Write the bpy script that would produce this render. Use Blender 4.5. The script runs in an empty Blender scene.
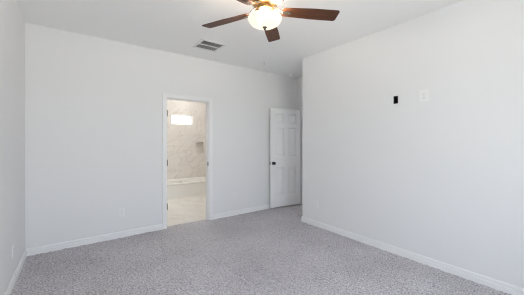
import bpy, bmesh, math, random
import numpy as np
from mathutils import Vector, Matrix
C = bpy.context.scene
COL = C.collection
random.seed(4)
PI = math.pi

# ------------------------------------------------------------------ camera
YAW = math.radians(36.4)
cd = bpy.data.cameras.new('camera'); cam = bpy.data.objects.new('camera', cd); COL.objects.link(cam)
cd.sensor_fit = 'HORIZONTAL'; cd.sensor_width = 36.0; cd.lens = 36.0 * 255 / 524
cd.shift_y = -5.5 / 524; cd.clip_start = 0.02; cd.clip_end = 200
cam.location = (0, 0, 1.343); cam.rotation_euler = (PI / 2, 0, -YAW)
C.camera = cam

# room numbers (metres, camera over the origin)
XL, XR, YB, YF, H = -0.462, 3.110, 4.069, -1.00, 2.748
YE = 3.064            # where the right wall ends at the entry alcove
XA = 3.95             # end wall of the alcove
T = 0.12
DX0, DX1, DZ = 1.152, 1.872, 2.04      # bathroom doorway
BX0, BX1, BY1, TY = 1.00, 3.04, 6.82, 6.06   # bathroom

# ------------------------------------------------------------------ sky, daylight, exposure
W = bpy.data.worlds.new('sky'); C.world = W; W.use_nodes = True
nt = W.node_tree; nt.nodes.clear()
out = nt.nodes.new('ShaderNodeOutputWorld'); bg = nt.nodes.new('ShaderNodeBackground')
tc = nt.nodes.new('ShaderNodeTexCoord'); sep = nt.nodes.new('ShaderNodeSeparateXYZ')
mr = nt.nodes.new('ShaderNodeMapRange'); mr.inputs[1].default_value = -0.12; mr.inputs[2].default_value = 0.35
rp = nt.nodes.new('ShaderNodeValToRGB')
rp.color_ramp.elements[0].color = (0.96, 0.94, 0.91, 1)      # sunlit ground
rp.color_ramp.elements[1].color = (0.82, 0.92, 1.13, 1)      # bright hazy sky
e = rp.color_ramp.elements.new(0.25); e.color = (1.0, 0.99, 0.97, 1)
e = rp.color_ramp.elements.new(0.32); e.color = (0.99, 1.0, 1.07, 1)
nt.links.new(tc.outputs['Generated'], sep.inputs[0]); nt.links.new(sep.outputs[2], mr.inputs[0])
nt.links.new(mr.outputs[0], rp.inputs[0]); nt.links.new(rp.outputs[0], bg.inputs[0])
nt.links.new(bg.outputs[0], out.inputs[0])
bg.inputs[1].default_value = 11.7

def portal(name, loc, rot, sx, sy):
    l = bpy.data.lights.new(name, 'AREA'); l.shape = 'RECTANGLE'; l.size = sx; l.size_y = sy
    l.cycles.is_portal = True
    o = bpy.data.objects.new(name, l); COL.objects.link(o); o.location = loc; o.rotation_euler = rot
    return o
# bedroom windows in the front wall (behind the camera)
TF = 0.32                               # unseen front wall, made deep so its reveals cut slanting daylight
WIN = [(0.12, 1.02), (1.10, 2.00)]; WZ0, WZ1 = 0.70, 2.15
for a, b in WIN:
    portal('window_daylight', ((a + b) / 2, YF - TF - 0.03, (WZ0 + WZ1) / 2), (-PI / 2, 0, PI), b - a, WZ1 - WZ0)
TW = (2.06, 2.636, 1.815, 2.075)       # bathroom transom window
portal('transom_daylight', ((TW[0] + TW[1]) / 2, BY1 + T + 0.03, (TW[2] + TW[3]) / 2), (-PI / 2, 0, 0), TW[1] - TW[0], TW[3] - TW[2])

vs = C.view_settings
C.display_settings.display_device = 'sRGB'
vs.view_transform = 'Standard'; vs.look = 'None'; vs.gamma = 1.0; vs.use_curve_mapping = False
vs.exposure = 0.0
cy = C.cycles
cy.max_bounces = 14; cy.diffuse_bounces = 10; cy.glossy_bounces = 4; cy.transmission_bounces = 8; cy.transparent_max_bounces = 8
cy.use_denoising = True; cy.pixel_filter_type = 'BLACKMAN_HARRIS'; cy.filter_width = 1.15; cy.sample_clamp_indirect = 6.0
cy.caustics_reflective = False; cy.caustics_refractive = False

# ------------------------------------------------------------------ materials
def mat(name, col, rough=0.6, metal=0.0, spec=0.5, emit=None, es=0.0):
    m = bpy.data.materials.new(name); m.use_nodes = True
    b = m.node_tree.nodes['Principled BSDF']
    b.inputs['Base Color'].default_value = (*col, 1); b.inputs['Roughness'].default_value = rough
    b.inputs['Metallic'].default_value = metal; b.inputs['Specular IOR Level'].default_value = spec
    if emit:
        b.inputs['Emission Color'].default_value = (*emit, 1); b.inputs['Emission Strength'].default_value = es
    return m
def nodes(m): return m.node_tree.nodes, m.node_tree.links, m.node_tree.nodes['Principled BSDF']
def coords(m, kind='Object'):
    n, l, b = nodes(m); t = n.new('ShaderNodeTexCoord'); return t.outputs[kind]
def noise(m, src, scale, detail=2.0, rough=0.5, dist=0.0):
    n, l, b = nodes(m); t = n.new('ShaderNodeTexNoise'); t.inputs['Scale'].default_value = scale
    t.inputs['Detail'].default_value = detail; t.inputs['Roughness'].default_value = rough; t.inputs['Distortion'].default_value = dist
    l.new(src, t.inputs['Vector']); return t.outputs['Fac']
def ramp(m, src, stops):
    n, l, b = nodes(m); r = n.new('ShaderNodeValToRGB'); el = r.color_ramp.elements
    el[0].position, el[0].color = stops[0][0], (*stops[0][1], 1); el[1].position, el[1].color = stops[-1][0], (*stops[-1][1], 1)
    for p, c in stops[1:-1]:
        q = el.new(p); q.color = (*c, 1)
    l.new(src, r.inputs[0]); return r.outputs[0]
def bump(m, src, strength, dist):
    n, l, b = nodes(m); u = n.new('ShaderNodeBump'); u.inputs['Strength'].default_value = strength; u.inputs['Distance'].default_value = dist
    l.new(src, u.inputs['Height']); l.new(u.outputs[0], b.inputs['Normal'])
def mixc(m, fac, a, bcol, mode='MIX'):
    n, l, b = nodes(m); x = n.new('ShaderNodeMix'); x.data_type = 'RGBA'; x.blend_type = mode
    for s, v in ((x.inputs[0], fac), (x.inputs[6], a), (x.inputs[7], bcol)):
        if isinstance(v, (int, float)): s.default_value = v
        elif isinstance(v, tuple): s.default_value = (*v, 1)
        else: l.new(v, s)
    return x.outputs[2]

def paint(name, col, rough):
    m = mat(name, col, rough, spec=0.3)
    co = coords(m); bump(m, noise(m, co, 140, 3), 0.12, 0.002); return m
M_WALL = paint('wall_paint', (0.80, 0.80, 0.80), 0.7)
M_CEIL = paint('ceiling_paint', (0.91, 0.91, 0.90), 0.85)
M_TRIM = mat('white_trim', (0.86, 0.86, 0.86), 0.35, spec=0.4)
M_DOOR = mat('door_paint', (0.84, 0.84, 0.84), 0.4, spec=0.4)
M_PLAST = mat('white_plastic', (0.84, 0.84, 0.84), 0.35)
M_SLOT = mat('dark_slot', (0.05, 0.05, 0.05), 0.6)
M_BLACK = mat('black_plastic', (0.010, 0.010, 0.012), 0.5)
M_BRONZE = mat('oil_rubbed_bronze', (0.035, 0.028, 0.025), 0.35, metal=0.6)
M_NICKEL = mat('aged_pewter', (0.10, 0.085, 0.075), 0.5, metal=0.8)
M_BRASS = mat('antique_brass', (0.42, 0.24, 0.085), 0.3, metal=0.9)
M_TUB = mat('tub_enamel', (0.86, 0.85, 0.82), 0.15)
M_CHROME = mat('chrome', (0.7, 0.7, 0.7), 0.12, metal=1.0)
M_VENT = mat('vent_enamel', (0.80, 0.80, 0.79), 0.4)
M_DUCT = mat('duct_shade_grey', (0.16, 0.15, 0.145), 0.8)  # shade of the vent duct put into the colour; hidden floor slab shares it
M_BOWL = mat('frosted_glass_lit', (0.55, 0.52, 0.46), 0.4, emit=(1.0, 0.91, 0.72), es=0.78)
n_, l_, b_ = nodes(M_BOWL)
tr_ = n_.new('ShaderNodeBsdfTransparent'); tr_.inputs[0].default_value = (1.0, 0.93, 0.82, 1); mx_ = n_.new('ShaderNodeMixShader'); mx_.inputs[0].default_value = 0.93
l_.new(tr_.outputs[0], mx_.inputs[1]); l_.new(b_.outputs[0], mx_.inputs[2]); l_.new(mx_.outputs[0], n_['Material Output'].inputs[0])
M_BULB = mat('bulb_glass_lit', (0.9, 0.9, 0.85), 0.4, emit=(1.0, 0.87, 0.72), es=270.0)
M_BLED = mat('bathroom_lamp_lit', (0.9, 0.9, 0.9), 0.4, emit=(1.0, 0.97, 0.93), es=56.0)

# carpet: fleck colours, slow vacuum-track variation
M_CARPET = mat('grey_carpet', (0.3, 0.29, 0.3), 0.95, spec=0.1)
co = coords(M_CARPET)
f1 = ramp(M_CARPET, noise(M_CARPET, co, 68, 3, 0.7), [(0.33, (0.19, 0.174, 0.184)), (0.48, (0.46, 0.435, 0.452)), (0.67, (0.71, 0.68, 0.70))])
f2 = ramp(M_CARPET, noise(M_CARPET, co, 1.6, 2), [(0.3, (0.90, 0.90, 0.90)), (0.7, (1.08, 1.08, 1.08))])
n_, l_, b_ = nodes(M_CARPET); l_.new(mixc(M_CARPET, 1.0, f1, f2, 'MULTIPLY'), b_.inputs['Base Color'])
bump(M_CARPET, noise(M_CARPET, co, 170, 2), 0.6, 0.004)
b_.inputs['Sheen Weight'].default_value = 0.15

def marble(name, tw, th, axes, light, vein):
    m = mat(name, light, 0.25)
    n, l, b = nodes(m); co = coords(m)
    ro = n.new('ShaderNodeMapping'); k_ = 3 - axes[0] - axes[1]
    r_ = [0.0, 0.0, 0.0]; r_[k_] = 0.6 if k_ == 1 else -0.6; ro.inputs['Rotation'].default_value = r_; l.new(co, ro.inputs[0])
    mp = n.new('ShaderNodeMapping'); s_ = [1.0, 1.0, 1.0]; s_[axes[0]] = 0.75; s_[axes[1]] = 1.9; mp.inputs['Scale'].default_value = s_; l.new(ro.outputs[0], mp.inputs[0])
    v1 = ramp(m, noise(m, mp.outputs[0], 1.9, 4, 0.55, 0.6), [(0.470, (0, 0, 0)), (0.5, (1, 1, 1)), (0.530, (0, 0, 0))])
    cloud = ramp(m, noise(m, mp.outputs[0], 1.7, 4), [(0.3, tuple(c * 0.90 for c in light)), (0.7, light)])
    sc = n.new('ShaderNodeMath'); sc.operation = 'MULTIPLY'; sc.inputs[1].default_value = 0.5; l.new(v1, sc.inputs[0])
    c = mixc(m, sc.outputs[0], cloud, vein)
    sp = n.new('ShaderNodeSeparateXYZ'); l.new(co, sp.inputs[0]); cb = n.new('ShaderNodeCombineXYZ')
    l.new(sp.outputs[axes[0]], cb.inputs[0]); l.new(sp.outputs[axes[1]], cb.inputs[1])
    br = n.new('ShaderNodeTexBrick'); br.inputs['Scale'].default_value = 1.0; br.inputs['Mortar Size'].default_value = 0.003
    br.inputs['Brick Width'].default_value = tw; br.inputs['Row Height'].default_value = th; br.offset = 0.5
    br.inputs['Color1'].default_value = (1, 1, 1, 1); br.inputs['Color2'].default_value = (0.98, 0.98, 0.98, 1); br.inputs['Mortar'].default_value = (0.90, 0.88, 0.86, 1)
    l.new(cb.outputs[0], br.inputs['Vector'])
    l.new(mixc(m, 1.0, c, br.outputs[0], 'MULTIPLY'), b.inputs['Base Color'])
    return m
M_TILE = marble('marble_wall_tile_back', 0.61, 0.305, (0, 2), (0.83, 0.80, 0.765), (0.60, 0.55, 0.50))
M_TILES = marble('marble_wall_tile_side', 0.61, 0.305, (1, 2), (0.83, 0.80, 0.765), (0.60, 0.55, 0.50))
M_TILEF = marble('marble_floor_tile', 0.61, 0.305, (1, 0), (0.83, 0.81, 0.77), (0.68, 0.63, 0.58))

M_WOOD = mat('walnut_blade', (0.1, 0.05, 0.03), 0.45, spec=0.3)
n_, l_, b_ = nodes(M_WOOD); co = coords(M_WOOD)
mp = n_.new('ShaderNodeMapping'); mp.inputs['Scale'].default_value = (3, 55, 20); l_.new(co, mp.inputs[0])
l_.new(ramp(M_WOOD, noise(M_WOOD, mp.outputs[0], 1.0, 4, 0.6, 0.6), [(0.3, (0.050, 0.019, 0.009)), (0.7, (0.115, 0.042, 0.018))]), b_.inputs['Base Color'])

M_GLASS = bpy.data.materials.new('window_glass'); M_GLASS.use_nodes = True
g = M_GLASS.node_tree; g.nodes.clear()
go = g.nodes.new('ShaderNodeOutputMaterial'); gm = g.nodes.new('ShaderNodeMixShader'); gt = g.nodes.new('ShaderNodeBsdfTransparent'); gg = g.nodes.new('ShaderNodeBsdfGlossy')
gt.inputs[0].default_value = (0.96, 0.98, 0.97, 1); gg.inputs['Roughness'].default_value = 0.02; gm.inputs[0].default_value = 0.05
g.links.new(gt.outputs[0], gm.inputs[1]); g.links.new(gg.outputs[0], gm.inputs[2]); g.links.new(gm.outputs[0], go.inputs[0])

# ------------------------------------------------------------------ mesh helpers
def tag(o, label=None, cat=None, group=None, kind=None):
    for k, v in (('label', label), ('category', cat), ('group', group), ('kind', kind)):
        if v: o[k] = v
    return o
def obj(name, bm, m, parent=None, bevel=0.0, seg=2, smooth=False, loc=None, rot=None):
    bmesh.ops.recalc_face_normals(bm, faces=bm.faces[:])
    me = bpy.data.meshes.new(name); bm.to_mesh(me); bm.free()
    if smooth:
        for p in me.polygons: p.use_smooth = True
    o = bpy.data.objects.new(name, me); COL.objects.link(o); me.materials.append(m)
    if parent: o.parent = parent
    if loc: o.location = loc
    if rot: o.rotation_euler = rot
    if bevel:
        b = o.modifiers.new('bevel', 'BEVEL'); b.width = bevel; b.segments = seg; b.limit_method = 'ANGLE'; b.angle_limit = 0.6
    return o
def struct(name, bm, m, **k):
    o = obj(name, bm, m, **k)
    if not k.get('parent'): o['kind'] = 'structure'
    return o
def empty(name, loc=(0, 0, 0), rot=(0, 0, 0)):
    o = bpy.data.objects.new(name, None); COL.objects.link(o); o.location = loc; o.rotation_euler = rot; o.empty_display_size = 0.1
    return o
def box(bm, x0, x1, y0, y1, z0, z1, mtx=None):
    v = [bm.verts.new((x, y, z)) for z in (z0, z1) for y in (y0, y1) for x in (x0, x1)]
    for f in ((0, 2, 3, 1), (4, 5, 7, 6), (0, 1, 5, 4), (2, 6, 7, 3), (0, 4, 6, 2), (1, 3, 7, 5)): bm.faces.new([v[i] for i in f])
    if mtx is not None:
        for q in v: q.co = mtx @ q.co
    return bm
def B(*a, **k): return box(bmesh.new(), *a, **k)
def lathe(bm, prof, n=48, cap=True, mtx=None):
    rings = []
    for r, z in prof:
        if r < 1e-6: rings.append([bm.verts.new((0, 0, z))])
        else: rings.append([bm.verts.new((r * math.cos(2 * PI * i / n), r * math.sin(2 * PI * i / n), z)) for i in range(n)])
    for a, b in zip(rings, rings[1:]):
        for i in range(n):
            j = (i + 1) % n
            f = [a[i % len(a)], a[j % len(a)], b[j % len(b)], b[i % len(b)]]
            f = list(dict.fromkeys(f))
            if len(f) > 2: bm.faces.new(f)
    if cap:
        for r in (rings[0], rings[-1]):
            if len(r) > 2: bm.faces.new(r)
    if mtx is not None:
        for r in rings:
            for q in r: q.co = mtx @ q.co
    return bm
def prism(bm, prof, p0, p1, up=Vector((0, 0, 1)), side=None):
    """extrude a profile of (out, up) pairs from p0 to p1; side = outward direction"""
    rows = [[bm.verts.new(Vector(p) + side * a + up * b) for a, b in prof] for p in (p0, p1)]
    k = len(prof)
    for i in range(k):
        j = (i + 1) % k; bm.faces.new([rows[0][i], rows[0][j], rows[1][j], rows[1][i]])
    bm.faces.new(rows[0]); bm.faces.new(rows[1]); return bm
def wall_grid(us, zs, solid, place, t):
    """a slab with holes: cells (u, z) where solid, thickness t; place(u, d, z) -> xyz, d = 0 at the room side"""
    bm = bmesh.new(); cache = {}
    def V(i, j, d):
        k = (i, j, d)
        if k not in cache: cache[k] = bm.verts.new(place(us[i], d * t, zs[j]))
        return cache[k]
    S = lambda i, j: 0 <= i < len(us) - 1 and 0 <= j < len(zs) - 1 and solid((us[i] + us[i + 1]) / 2, (zs[j] + zs[j + 1]) / 2)
    for i in range(len(us) - 1):
        for j in range(len(zs) - 1):
            if not S(i, j): continue
            for d in (0, 1): bm.faces.new([V(i, j, d), V(i + 1, j, d), V(i + 1, j + 1, d), V(i, j + 1, d)])
            if not S(i - 1, j): bm.faces.new([V(i, j, 0), V(i, j + 1, 0), V(i, j + 1, 1), V(i, j, 1)])
            if not S(i + 1, j): bm.faces.new([V(i + 1, j, 0), V(i + 1, j + 1, 0), V(i + 1, j + 1, 1), V(i + 1, j, 1)])
            if not S(i, j - 1): bm.faces.new([V(i, j, 0), V(i + 1, j, 0), V(i + 1, j, 1), V(i, j, 1)])
            if not S(i, j + 1): bm.faces.new([V(i, j + 1, 0), V(i + 1, j + 1, 0), V(i + 1, j + 1, 1), V(i, j + 1, 1)])
    return bm
def inside(u, z, r): return r[0] < u < r[1] and r[2] < z < r[3]

# ------------------------------------------------------------------ bedroom shell
def carpet():
    st = 0.012
    xs = np.arange(XL - 0.05, 5.12, st); ys = np.linspace(YF - 0.05, 4.155, int((4.155 - YF + 0.05) / st))
    nx, ny = len(xs), len(ys); rng = np.random.default_rng(3)
    h = rng.normal(0, 1, (ny, nx)); k = np.array([1, 2, 1]) / 4
    hs = h.copy()
    for _ in range(1):
        hs = np.apply_along_axis(lambda r: np.convolve(r, k, 'same'), 0, hs); hs = np.apply_along_axis(lambda r: np.convolve(r, k, 'same'), 1, hs)
    z = np.clip(hs * 0.008, -0.012, 0.010)
    X, Y = np.meshgrid(xs, ys)
    jx = rng.uniform(-0.3, 0.3, X.shape) * st; jy = rng.uniform(-0.3, 0.3, X.shape) * st
    jx[:, 0] = jx[:, -1] = 0; jy[0] = jy[-1] = 0
    co = np.stack([X + jx, Y + jy, z], -1).reshape(-1, 3).astype(np.float32)
    i = np.arange(nx * ny).reshape(ny, nx)
    q = np.stack([i[:-1, :-1], i[:-1, 1:], i[1:, 1:], i[1:, :-1]], -1).reshape(-1, 4)
    me = bpy.data.meshes.new('floor'); me.vertices.add(len(co)); me.vertices.foreach_set('co', co.ravel())
    me.loops.add(q.size); me.loops.foreach_set('vertex_index', q.ravel().astype(np.int32))
    me.polygons.add(len(q)); me.polygons.foreach_set('loop_start', np.arange(0, q.size, 4, dtype=np.int32))
    me.polygons.foreach_set('use_smooth', np.ones(len(q), dtype=bool))
    me.update(calc_edges=True); me.materials.append(M_CARPET)
    o = bpy.data.objects.new('floor', me); COL.objects.link(o); o['kind'] = 'structure'
    return o
carpet()
struct('floor_slab', B(XL - T, 5.2, YF - T, YB + 0.086, -0.1, -0.03), M_DUCT)
struct('ceiling', B(XL - T, 5.2, YF - TF, BY1 + T, H, H + 0.1), M_CEIL)

# back wall with the bathroom doorway
struct('wall_back', wall_grid([XL - T, DX0, DX1, 5.2], [-0.03, DZ, H], lambda u, z: not (DX0 < u < DX1 and z < DZ),
       lambda u, d, z: (u, YB + d, z), T), M_WALL)
struct('wall_left', B(XL - T, XL, YF - T, YB, -0.03, H), M_WALL)
# right wall with the hole of the open switch box
HB = (1.485, 1.537, 1.803, 1.895)
struct('wall_right', wall_grid([YF - T, HB[0], HB[1], YE], [-0.03, HB[2], HB[3], H], lambda u, z: not inside(u, z, HB),
       lambda u, d, z: (XR + d, u, z), T), M_WALL)
# entry alcove: its hidden side, its end wall with the door opening, the hall beyond
EO = (3.145, 3.895, 0, 2.05)
struct('wall_alcove_side', B(XR + T, XA + T, YE - T, YE, -0.03, H), M_WALL)
struct('wall_alcove_end', wall_grid([YE, EO[0], EO[1], YB], [-0.03, EO[3], H], lambda u, z: not (EO[0] < u < EO[1] and z < EO[3]),
       lambda u, d, z: (XA + d, u, z), T), M_WALL)
struct('wall_hall_end', B(5.08, 5.2, 2.5, YB, -0.03, H), M_WALL)
struct('wall_hall_side', B(XA + T, 5.08, 2.5, 2.62, -0.03, H), M_WALL)
# front wall behind the camera with two windows
fu = sorted({XL - T, XR + T, WIN[0][0], WIN[0][1], WIN[1][0], WIN[1][1]})
struct('wall_front', wall_grid(fu, [-0.03, WZ0, WZ1, H], lambda u, z: not any(a < u < b and WZ0 < z < WZ1 for a, b in WIN),
       lambda u, d, z: (u, YF - d, z), TF), M_WALL)

def window(name, place, u0, u1, z0, z1, depth, rail, sill):
    """frame, meeting rail and pane; place(u, d, z) with d outwards from the room side"""
    def P(bm, a, b, d0, d1, c, e):
        v0, v1 = Vector(place(a, d0, c)), Vector(place(b, d1, e))
        lo = [min(p, q) for p, q in zip(v0, v1)]; hi = [max(p, q) for p, q in zip(v0, v1)]
        return box(bm, lo[0], hi[0], lo[1], hi[1], lo[2], hi[2])
    w = 0.03; bm = bmesh.new()
    P(bm, u0, u0 + w, depth, depth + .04, z0, z1); P(bm, u1 - w, u1, depth, depth + .04, z0, z1)
    P(bm, u0 + w, u1 - w, depth, depth + .04, z0, z0 + w); P(bm, u0 + w, u1 - w, depth, depth + .04, z1 - w, z1)
    if rail: P(bm, u0 + w, u1 - w, depth, depth + .04, (z0 + z1) / 2 - .015, (z0 + z1) / 2 + .015)
    fr = struct(name, bm, M_TRIM)
    obj('pane', P(bmesh.new(), u0 + w, u1 - w, depth + .017, depth + .021, z0 + w, z1 - w), M_GLASS, fr)
    if sill: obj('sill', P(bmesh.new(), u0 - .03, u1 + .03, -.03, depth - .002, z0 - .02, z0), M_TRIM, fr, bevel=.004)
    return fr
for i, (a, b) in enumerate(WIN): window('window_%d' % (i + 1), lambda u, d, z: (u, YF - d, z), a, b, WZ0, WZ1, 0.25, True, True)

# baseboards: ogee-topped profile
BP = [(0, 0), (.016, 0), (.016, .047), (.014, .050), (.004, .051), (.004, .057), (.0115, .058), (.0115, .074), (.008, .084), (.003, .089), (0, .089)]
def base(name, runs):
    bm = bmesh.new()
    for p0, p1, s in runs: prism(bm, BP, Vector((*p0, -.004)), Vector((*p1, -.004)), side=Vector((*s, 0)))
    return struct(name, bm, M_TRIM)
CW = 0.058
base('baseboard_back', [((XL, YB), (DX0 - CW, YB), (0, -1)), ((DX1 + CW, YB), (XA, YB), (0, -1))])
base('baseboard_left', [((XL, YF), (XL, YB - .001), (1, 0))])
base('baseboard_right', [((XR, YF), (XR, YE + .0139), (-1, 0)), ((XR - .0139, YE), (XA, YE), (0, 1))])
base('baseboard_front', [((XL, YF), (XR, YF), (0, 1))])

# bathroom doorway: casing, jambs, stop, hinges, strike
def frame_mb(u0, u1, zt, place, cw, t, ct=.015, rj=.018):
    bm = bmesh.new()
    def P(a, b, d0, d1, c, e):
        v0, v1 = Vector(place(a, d0, c)), Vector(place(b, d1, e))
        lo = [min(p, q) for p, q in zip(v0, v1)]; hi = [max(p, q) for p, q in zip(v0, v1)]
        box(bm, lo[0], hi[0], lo[1], hi[1], lo[2], hi[2])
    for d0, d1 in ((-ct, 0), (t, t + ct)):
        P(u0 - cw, u0 + .004, d0, d1, -.004, zt + cw); P(u1 - .004, u1 + cw, d0, d1, -.004, zt + cw); P(u0 + .004, u1 - .004, d0, d1, zt - .004, zt + cw)
    for d0, d1, k in ((-ct - .005, -ct, .018),):              # raised outer band of the casing
        P(u0 - cw, u0 - cw + k, d0, d1, -.004, zt + cw); P(u1 + cw - k, u1 + cw, d0, d1, -.004, zt + cw); P(u0 - cw + k, u1 + cw - k, d0, d1, zt + cw - k, zt + cw)
    P(u0, u0 + .012, 0, t, -.004, zt); P(u1 - .012, u1, 0, t, -.004, zt); P(u0 + .012, u1 - .012, 0, t, zt - .012, zt)
    P(u0 + .012, u0 + .022, .045, .075, -.004, zt - .012); P(u1 - .022, u1 - .012, .045, .075, -.004, zt - .012)
    P(u0 + .022, u1 - .022, .045, .075, zt - .022, zt - .012)
    return bm
tr = struct('trim_1', frame_mb(DX0, DX1, DZ, lambda u, d, z: (u, YB + d, z), CW, T), M_TRIM, bevel=.002, seg=1)
for z in (0.34, 1.02, 1.79):
    bm = lathe(bmesh.new(), [(0, z - .052), (.0055, z - .047), (.0055, z + .047), (0, z + .052)], 12, mtx=Matrix.Translation((DX0 + .012, YB - .016, 0)))
    box(bm, DX0 + .0121, DX0 + .0145, YB - .016, YB + .03, z - .044, z + .044)
    tag(obj('hinge', bm, M_BRONZE, tr), 'dark bronze hinge')
bm = B(DX1 - .0145, DX1 - .0121, YB + .008, YB + .038, .93, 1.0); box(bm, DX1 - .017, DX1 - .0145, YB + .002, YB + .010, .94, .99)
tag(obj('strike_plate', bm, M_BRONZE, tr), 'dark bronze strike plate')
struct('trim_2', frame_mb(EO[0], EO[1], EO[3], lambda u, d, z: (XA + d, u, z), .05, T), M_TRIM, bevel=.002, seg=1)
struct('trim_3', B(DX0 + .012, DX1 - .012, 4.143, 4.189, -.02, .004), M_TILEF)

# ------------------------------------------------------------------ entry door standing open against the back wall
def door_leaf():
    w, h, t = .735, 1.993, .035
    bm = bmesh.new()
    st, mid = .108, .095
    pw = (w - 2 * st - mid) / 2
    us = [0, st, st + pw, st + pw + mid, w - st, w]
    zs = [0, .232, .80, 1.02, 1.595, 1.695, 1.895, h]
    for side in (0, 1):
        y = 0.0 if side == 0 else t; s = 1 if side == 0 else -1
        g = [[bm.verts.new((u, y, z)) for u in us] for z in zs]
        for j in range(len(zs) - 1):
            for i in range(len(us) - 1):
                q = [g[j][i], g[j][i + 1], g[j + 1][i + 1], g[j + 1][i]]
                if i in (1, 3) and j in (1, 3, 5):
                    u0, u1, z0, z1 = us[i], us[i + 1], zs[j], zs[j + 1]
                    prev = q
                    for ins, dep in ((.009, .013), (.020, .013), (.046, .003)):
                        nx = [bm.verts.new((a, y + s * dep, c)) for a, c in ((u0 + ins, z0 + ins), (u1 - ins, z0 + ins), (u1 - ins, z1 - ins), (u0 + ins, z1 - ins))]
                        for k in range(4): bm.faces.new([prev[k], prev[(k + 1) % 4], nx[(k + 1) % 4], nx[k]])
                        prev = nx
                    bm.faces.new(prev)
                else: bm.faces.new(q)
    b = [e for e in bm.edges if e.is_boundary]
    # close the four edges of the leaf
    bm.verts.ensure_lookup_table()
    def vat(u, y, z): return min((v for v in bm.verts if abs(v.co.y - y) < 1e-6), key=lambda v: abs(v.co.x - u) + abs(v.co.z - z))
    for z in (0, h):
        for a, c in zip(us, us[1:]): bm.faces.new([vat(a, 0, z), vat(c, 0, z), vat(c, t, z), vat(a, t, z)])
    for u in (0, w):
        for a, c in zip(zs, zs[1:]): bm.faces.new([vat(u, 0, a), vat(u, 0, c), vat(u, t, c), vat(u, t, a)])
    return bm
A0, A1 = Vector((3.151, 3.985)), Vector((3.883, 3.885))
ang = math.atan2(A1.y - A0.y, A1.x - A0.x)
dr = struct('door_1', door_leaf(), M_DOOR, loc=(A0.x, A0.y, .032), rot=(0, 0, ang))
tag(dr, 'white six-panel door standing open against the back wall', 'door')
KX, KZ = .062, .885
for s in (1, -1):
    mt = Matrix.Translation((KX, 0 if s == 1 else .035, KZ)) @ Matrix.Rotation(PI / 2 * s, 4, 'X')
    k = .78 if s == -1 else 1.0
    pr = [(0, 0), (.033, 0), (.033, .004), (.028, .009), (.012, .012), (.011, .030 * k), (.020, .034 * k), (.0285, .046 * k), (.0285, .056 * k), (.022, .066 * k), (0, .070 * k)]
    tag(obj('door_knob', lathe(bmesh.new(), pr, 28, mtx=mt), M_BRONZE, dr, smooth=True), 'dark bronze knob')
tag(obj('latch_plate', B(-.002, .0005, .005, .030, KZ - .03, KZ + .03), M_BRONZE, dr), 'dark bronze latch plate')
for z in (.2, 1.0, 1.8):
    bm = lathe(bmesh.new(), [(.006, z - .045), (.006, z + .045)], 12, mtx=Matrix.Translation((.735 + .006, .039, 0)))
    tag(obj('hinge', bm, M_BRONZE, dr), 'dark bronze hinge')

# ------------------------------------------------------------------ bathroom shell
BYI = YB + T
NI = (2.748, 2.965, 1.03, 1.335)
us = sorted({BX0, BX1 + T, TW[0], TW[1], NI[0], NI[1]}); zs = sorted({-.03, H, TW[2], TW[3], NI[2], NI[3]})
struct('wall_bathroom_back', wall_grid(us, zs, lambda u, z: not (inside(u, z, TW) or inside(u, z, NI)), lambda u, d, z: (u, BY1 + d, z), T), M_TILE)
bm = bmesh.new(); d = .12
box(bm, NI[0] - .01, NI[1] + .01, BY1 + d, BY1 + d + .012, NI[2] - .01, NI[3] + .01)
struct('wall_niche_back', bm, M_TILE)
struct('wall_bathroom_right', B(BX1, BX1 + T, BYI, BY1, -.03, H), M_TILES)
struct('wall_bathroom_left', B(BX0 - T, BX0, BYI, BY1 + T, -.03, H), M_WALL)
struct('wall_tub_end', B(BX0, 1.515, TY, BY1, -.03, H), M_TILES)
struct('floor_bathroom', B(BX0, BX1, 4.157, BY1, -.05, 0), M_TILEF)
window('window_3', lambda u, d, z: (u, BY1 + d, z), *TW, .06, False, False)

# bathtub: apron, rolled rim, sunk basin
def tub():
    bm = bmesh.new()
    x0, x1, y0, y1, zt = 1.515, BX1, TY, BY1, .37
    def loop(xa, xb, ya, yb, z, r, n=6):
        vs_ = []
        for cx, cy_, a0 in ((xb - r, yb - r, 0), (xa + r, yb - r, 90), (xa + r, ya + r, 180), (xb - r, ya + r, 270)):
            for i in range(n + 1):
                a = math.radians(a0 + 90 * i / n); vs_.append(bm.verts.new((cx + r * math.cos(a), cy_ + r * math.sin(a), z)))
        return vs_
    e_ = .002
    ls = [loop(x0 + e_, x1 - e_, y0 + .03, y1 - e_, 0, .003), loop(x0 + e_, x1 - e_, y0 + .02, y1 - e_, zt - .055, .003), loop(x0 + e_, x1 - e_, y0, y1 - e_, zt - .045, .003),
          loop(x0 + e_, x1 - e_, y0, y1 - e_, zt - .012, .003), loop(x0 + .006, x1 - .006, y0 + .012, y1 - .006, zt, .01),
          loop(x0 + .075, x1 - .075, y0 + .085, y1 - .06, zt, .10), loop(x0 + .09, x1 - .09, y0 + .1, y1 - .075, zt - .02, .10),
          loop(x0 + .16, x1 - .20, y0 + .14, y1 - .12, .10, .12), loop(x0 + .24, x1 - .30, y0 + .20, y1 - .18, .07, .10)]
    for a, b in zip(ls, ls[1:]):
        for i in range(len(a)):
            j = (i + 1) % len(a); bm.faces.new([a[i], a[j], b[j], b[i]])
    bm.faces.new(ls[-1]); bm.faces.new(ls[0])
    return bm
tb = obj('bathtub', tub(), M_TUB, smooth=False)
tag(tb, 'white alcove bathtub seen through the bathroom doorway', 'bathtub')
obj('drain', lathe(bmesh.new(), [(0, .074), (.03, .074), (.03, .070), (0, .070)], 20, mtx=Matrix.Translation((1.9, 6.44, 0))), M_CHROME, tb)
obj('overflow_plate', lathe(bmesh.new(), [(0, .010), (.02, .009), (.032, .004), (.034, 0), (0, 0)], 20,
    mtx=Matrix.Translation((2.28, BY1 - .1, .27)) @ Matrix.Rotation(PI / 2, 4, 'X')), M_CHROME, tb)

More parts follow.
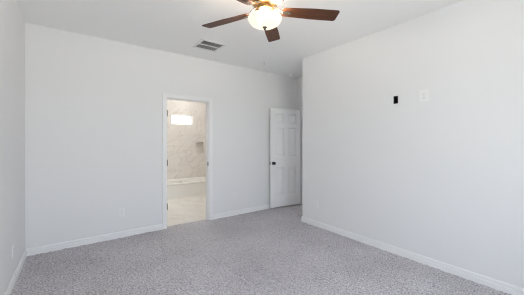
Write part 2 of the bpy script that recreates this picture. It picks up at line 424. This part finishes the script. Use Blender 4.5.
# flush lamp on the bathroom ceiling
bl = empty('bathroom_ceiling_light', (2.1, 5.35, H)); tag(bl, 'round white flush light on the bathroom ceiling', 'ceiling light')
obj('lamp_base', lathe(bmesh.new(), [(0, 0), (.15, 0), (.15, -.03), (0, -.03)], 40), M_TRIM, bl)
obj('diffuser', lathe(bmesh.new(), [(.14, -.03), (.135, -.05), (.11, -.07), (.06, -.082), (0, -.086)], 40, cap=False), M_BLED, bl, smooth=True)

cl_ = empty('shower_downlight', (2.3, 6.42, H)); tag(cl_, 'small round downlight on the ceiling above the bathtub', 'ceiling light')
obj('lamp_trim', lathe(bmesh.new(), [(.075, 0), (.095, 0), (.092, -.006), (.075, -.008)], 40, cap=False), M_TRIM, cl_)
obj('lens', lathe(bmesh.new(), [(.075, -.002), (.05, -.004), (0, -.005)], 40, cap=False), M_BLED, cl_)

# ------------------------------------------------------------------ ceiling fan
FX, FY = 1.333, 1.766
A_FAR = 90 - math.degrees(YAW) - 10
fan = empty('ceiling_fan', (FX, FY, H)); tag(fan, 'five-blade ceiling fan with dark walnut blades and a lit glass bowl', 'ceiling fan')
zr = lambda z: z - H
def fl(name, prof, m, n=48, cap=True, smooth=True):
    o = obj(name, lathe(bmesh.new(), [(r, zr(z)) for r, z in prof], n, cap), m, fan, smooth=smooth)
    return o
fl('canopy', [(0, H), (.075, H), (.075, 2.725), (.066, 2.70), (.040, 2.685), (0, 2.683)], M_BRASS)
fl('downrod', [(.014, 2.69), (.014, 2.655)], M_BRASS, 20)
fl('motor_housing', [(0, 2.66), (.05, 2.66), (.075, 2.652), (.112, 2.635), (.125, 2.61), (.127, 2.575), (.118, 2.55), (.100, 2.535), (.088, 2.525), (0, 2.523)], M_BRASS)
fl('switch_cup', [(0, 2.525), (.058, 2.524), (.062, 2.515), (.055, 2.505), (.050, 2.500), (.056, 2.494), (.075, 2.490), (.080, 2.484), (0, 2.482)], M_BRASS)
fl('centre_rod', [(.008, 2.485), (.008, 2.345)], M_BRASS, 16)
bowl = fl('light_bowl', [(.138, 2.422), (.144, 2.420), (.1465, 2.412), (.1445, 2.402), (.136, 2.386), (.119, 2.368), (.095, 2.354), (.065, 2.345), (.03, 2.340), (0, 2.338)], M_BOWL, 56, cap=False)
sm = bowl.modifiers.new('thickness', 'SOLIDIFY'); sm.thickness = .003; sm.offset = -1
tag(bowl, 'cream frosted glass bowl, lit')
tag(fl('finial', [(0, 2.345), (.018, 2.343), (.019, 2.336), (.013, 2.331), (.009, 2.325), (.010, 2.319), (.006, 2.313), (0, 2.311)], M_NICKEL, 24), 'small pewter finial')
for k in range(3):
    a = math.radians(A_FAR + (36, 180, 252)[k])
    obj('bulb', lathe(bmesh.new(), [(0, .026), (.012, .024), (.022, .014), (.025, .0), (.020, -.015), (.012, -.026), (.011, -.040), (0, -.040)], 20,
        mtx=Matrix.Translation((0.100 * math.cos(a), 0.100 * math.sin(a), zr(2.433)))), M_BULB, fan, smooth=True)

def blade_mesh():
    bm = bmesh.new(); r0, r1, t = .152, .662, .006
    L = []
    n = 16
    def hw(u): return .052 + .016 * min(1, u / .55)
    up, dn = [], []
    for i in range(n + 1):
        u = i / n; x = r0 + (r1 - r0) * u
        up.append((x, hw(u))); dn.append((x, -hw(u)))
    def rnd(cx, cy_, r, a0, a1, m=5): return [(cx + r * math.cos(math.radians(a0 + (a1 - a0) * i / m)), cy_ + r * math.sin(math.radians(a0 + (a1 - a0) * i / m))) for i in range(m + 1)]
    W1 = hw(1)
    pts = [p for p in dn if r0 + .02 < p[0] < r1 - .03] + rnd(r1 - .022, -W1 + .022, .022, -90, 0) + rnd(r1 - .022, W1 - .022, .022, 0, 90)
    pts += [p for p in reversed(up) if r0 + .02 < p[0] < r1 - .03] + rnd(r0 + .02, hw(0) - .02, .02, 90, 180) + rnd(r0 + .02, -hw(0) + .02, .02, 180, 270)
    lo = [bm.verts.new((x, y, -t / 2)) for x, y in pts]; hi = [bm.verts.new((x, y, t / 2)) for x, y in pts]
    bm.faces.new(lo); bm.faces.new(hi)
    for i in range(len(pts)):
        j = (i + 1) % len(pts); bm.faces.new([lo[i], lo[j], hi[j], hi[i]])
    return bm
def iron_mesh():
    """bracket: flange on the motor, cranked arm, trefoil plate under the blade root (blade coordinates)"""
    bm = bmesh.new()
    path = [(.075, .040, .020), (.105, .036, .016), (.135, .018, .013), (.148, .004, .012), (.160, -.008, .014), (.176, -.008, .019), (.205, -.008, .020), (.226, -.008, .016), (.236, -.008, .008)]
    rows = []
    for x, z, w in path:
        rows.append([bm.verts.new((x, s * w, z + q)) for s, q in ((-1, -.0028), (1, -.0028), (1, .0028), (-1, .0028))])
    for a, b in zip(rows, rows[1:]):
        for i in range(4): bm.faces.new([a[i], a[(i + 1) % 4], b[(i + 1) % 4], b[i]])
    bm.faces.new(rows[0]); bm.faces.new(rows[-1])
    for x, y in ((.180, .010), (.180, -.010), (.222, 0)):
        lathe(bm, [(.005, -.0105), (.005, -.0125), (0, -.0135)], 10, mtx=Matrix.Translation((x, y, 0)))
    return bm
blades = []
b0 = obj('blade', blade_mesh(), M_WOOD, fan, bevel=.0015, seg=1); i0 = obj('blade_iron', iron_mesh(), M_NICKEL, b0)
tag(i0, 'pewter blade bracket')
for k in range(5):
    b = b0 if k == 0 else b0.copy()
    if k:
        COL.objects.link(b); b.parent = fan
        c = i0.copy(); COL.objects.link(c); c.parent = b
    b.location = (0, 0, zr(2.482))
    b.rotation_euler = (math.radians(-12), 0, math.radians(A_FAR + 72 * k))

# ------------------------------------------------------------------ ceiling register, smoke detector, hook
VX, VY = 1.585, 3.448
vt = empty('ceiling_vent', (VX, VY, H)); tag(vt, 'square white ceiling vent with two banks of louvers beyond the fan', 'vent')
bm = bmesh.new(); o_, i_, th = .185, .152, .010
for a in ((-o_, o_, -o_, -i_), (-o_, o_, i_, o_), (-o_, -i_, -i_, i_), (i_, o_, -i_, i_)): box(bm, *a, -th, 0)
box(bm, -i_, i_, -.011, .011, -th + .001, -.001)
obj('vent_frame', bm, M_VENT, vt, bevel=.003)
tag(obj('duct_shade_plate', B(-i_, i_, -i_, i_, -.0012, -.0004), M_DUCT, vt), 'dark plate behind the louvers, coloured as the shade of the duct')  # flat plate, its dark grey standing in for shade in a deep duct
for s in (-1, 1):
    for k in range(6):
        y = s * (.026 + .0225 * k)
        mt = Matrix.Translation((0, y, -.0055)) @ Matrix.Rotation(math.radians(28), 4, 'X')
        obj('louver', B(-i_, i_, -.0062, .0062, -.0006, .0006, mtx=mt), M_VENT, vt)

sd = empty('smoke_detector', (3.635, 3.915, H)); tag(sd, 'round white smoke detector on the ceiling above the open door', 'smoke detector')
obj('detector_base', lathe(bmesh.new(), [(0, 0), (.068, 0), (.068, -.010), (0, -.010)], 40), M_PLAST, sd)
obj('detector_cover', lathe(bmesh.new(), [(0, -.010), (.060, -.010), (.060, -.018), (.064, -.020), (.060, -.034), (.045, -.042), (.018, -.045), (0, -.045)], 40), M_PLAST, sd, smooth=True)
obj('test_button', lathe(bmesh.new(), [(.010, -.0445), (.010, -.047), (0, -.0475)], 16), M_SLOT, sd)

hk = obj('ceiling_hook', lathe(bmesh.new(), [(0, 0), (.010, 0), (.010, -.003), (.0035, -.006), (.0035, -.034), (.005, -.036), (.005, -.040), (0, -.042)], 14), mat('hook_grey', (0.42, 0.41, 0.40), 0.6), loc=(2.715, 3.62, H))
tag(hk, 'tiny grey stub hanging from the ceiling between fan and open door', 'hook')

# ------------------------------------------------------------------ outlets and plates
def outlet(name, w=.070, h=.115):
    """faces -Y, origin at the plate's back centre"""
    r = empty(name)
    pl = obj('cover_plate', B(-w / 2, w / 2, -.006, 0, -h / 2, h / 2), M_PLAST, r, bevel=.003)
    for s in (1, -1):
        z = s * .0195
        rc = obj('receptacle', B(-.0165, .0165, -.0085, -.0055, z - .014, z + .014), M_PLAST, r, bevel=.002)
        bm = bmesh.new()
        box(bm, -.0075, -.0050, -.0090, -.0084, z - .003, z + .006); box(bm, .0050, .0075, -.0090, -.0084, z - .002, z + .006)
        box(bm, -.0022, .0022, -.0090, -.0084, z - .010, z - .006)
        tag(obj('slots', bm, M_SLOT, rc), 'dark socket slots')
    obj('screw', lathe(bmesh.new(), [(.0032, 0), (.0030, .0012), (0, .0016)], 10, mtx=Matrix.Translation((0, -.006, 0)) @ Matrix.Rotation(PI / 2, 4, 'X')), M_PLAST, r)
    return r
def copy_tree(o, parent=None):
    c = o.copy(); COL.objects.link(c)
    if parent: c.parent = parent
    for ch in list(o.children): copy_tree(ch, c)
    return c
G = 'wall outlets'
first = outlet('wall_outlet')
spots = [((.543, YB, .350), 0, 'white duplex outlet low on the back wall left of the bathroom doorway'),
         ((2.356, YB, .345), 0, 'white duplex outlet low on the back wall between doorway and open door'),
         ((XL, 3.30, .322), PI / 2, 'white duplex outlet low on the left wall near the corner'),
         ((XR, 2.757, .350), -PI / 2, 'white duplex outlet low on the right wall near its free corner')]
allo = [first] + [copy_tree(first) for _ in spots[1:]]
for o, (loc, rz, lb) in zip(allo, spots):
    o.location = loc; o.rotation_euler = (0, 0, rz); tag(o, lb, 'outlet', G)
hi_ = outlet('wall_outlet', .095, .135)
hi_.location = (XR, 1.203, 1.850); hi_.rotation_euler = (0, 0, -PI / 2)
tag(hi_, 'white outlet plate high on the right wall beside the black box', 'outlet', G)

# open black box sunk in the right wall
bm = bmesh.new(); y0, y1, z0, z1 = HB; w_ = .003; dp = .062
box(bm, XR - .0015, XR + dp, y0, y0 + w_, z0, z1); box(bm, XR - .0015, XR + dp, y1 - w_, y1, z0, z1)
box(bm, XR - .0015, XR + dp, y0 + w_, y1 - w_, z0, z0 + w_); box(bm, XR - .0015, XR + dp, y0 + w_, y1 - w_, z1 - w_, z1)
box(bm, XR + dp - .003, XR + dp, y0 + w_, y1 - w_, z0 + w_, z1 - w_)
jb = obj('junction_box', bm, M_BLACK); tag(jb, 'open black electrical box sunk high in the right wall', 'electrical box')
for z in (z0 + .008, z1 - .008):
    bm = bmesh.new(); lathe(bm, [(.005, 0), (.005, .02)], 10, mtx=Matrix.Translation((XR + .004, (y0 + y1) / 2, z)) @ Matrix.Rotation(PI / 2, 4, 'Y'))
    obj('screw_post', bm, M_BLACK, jb)
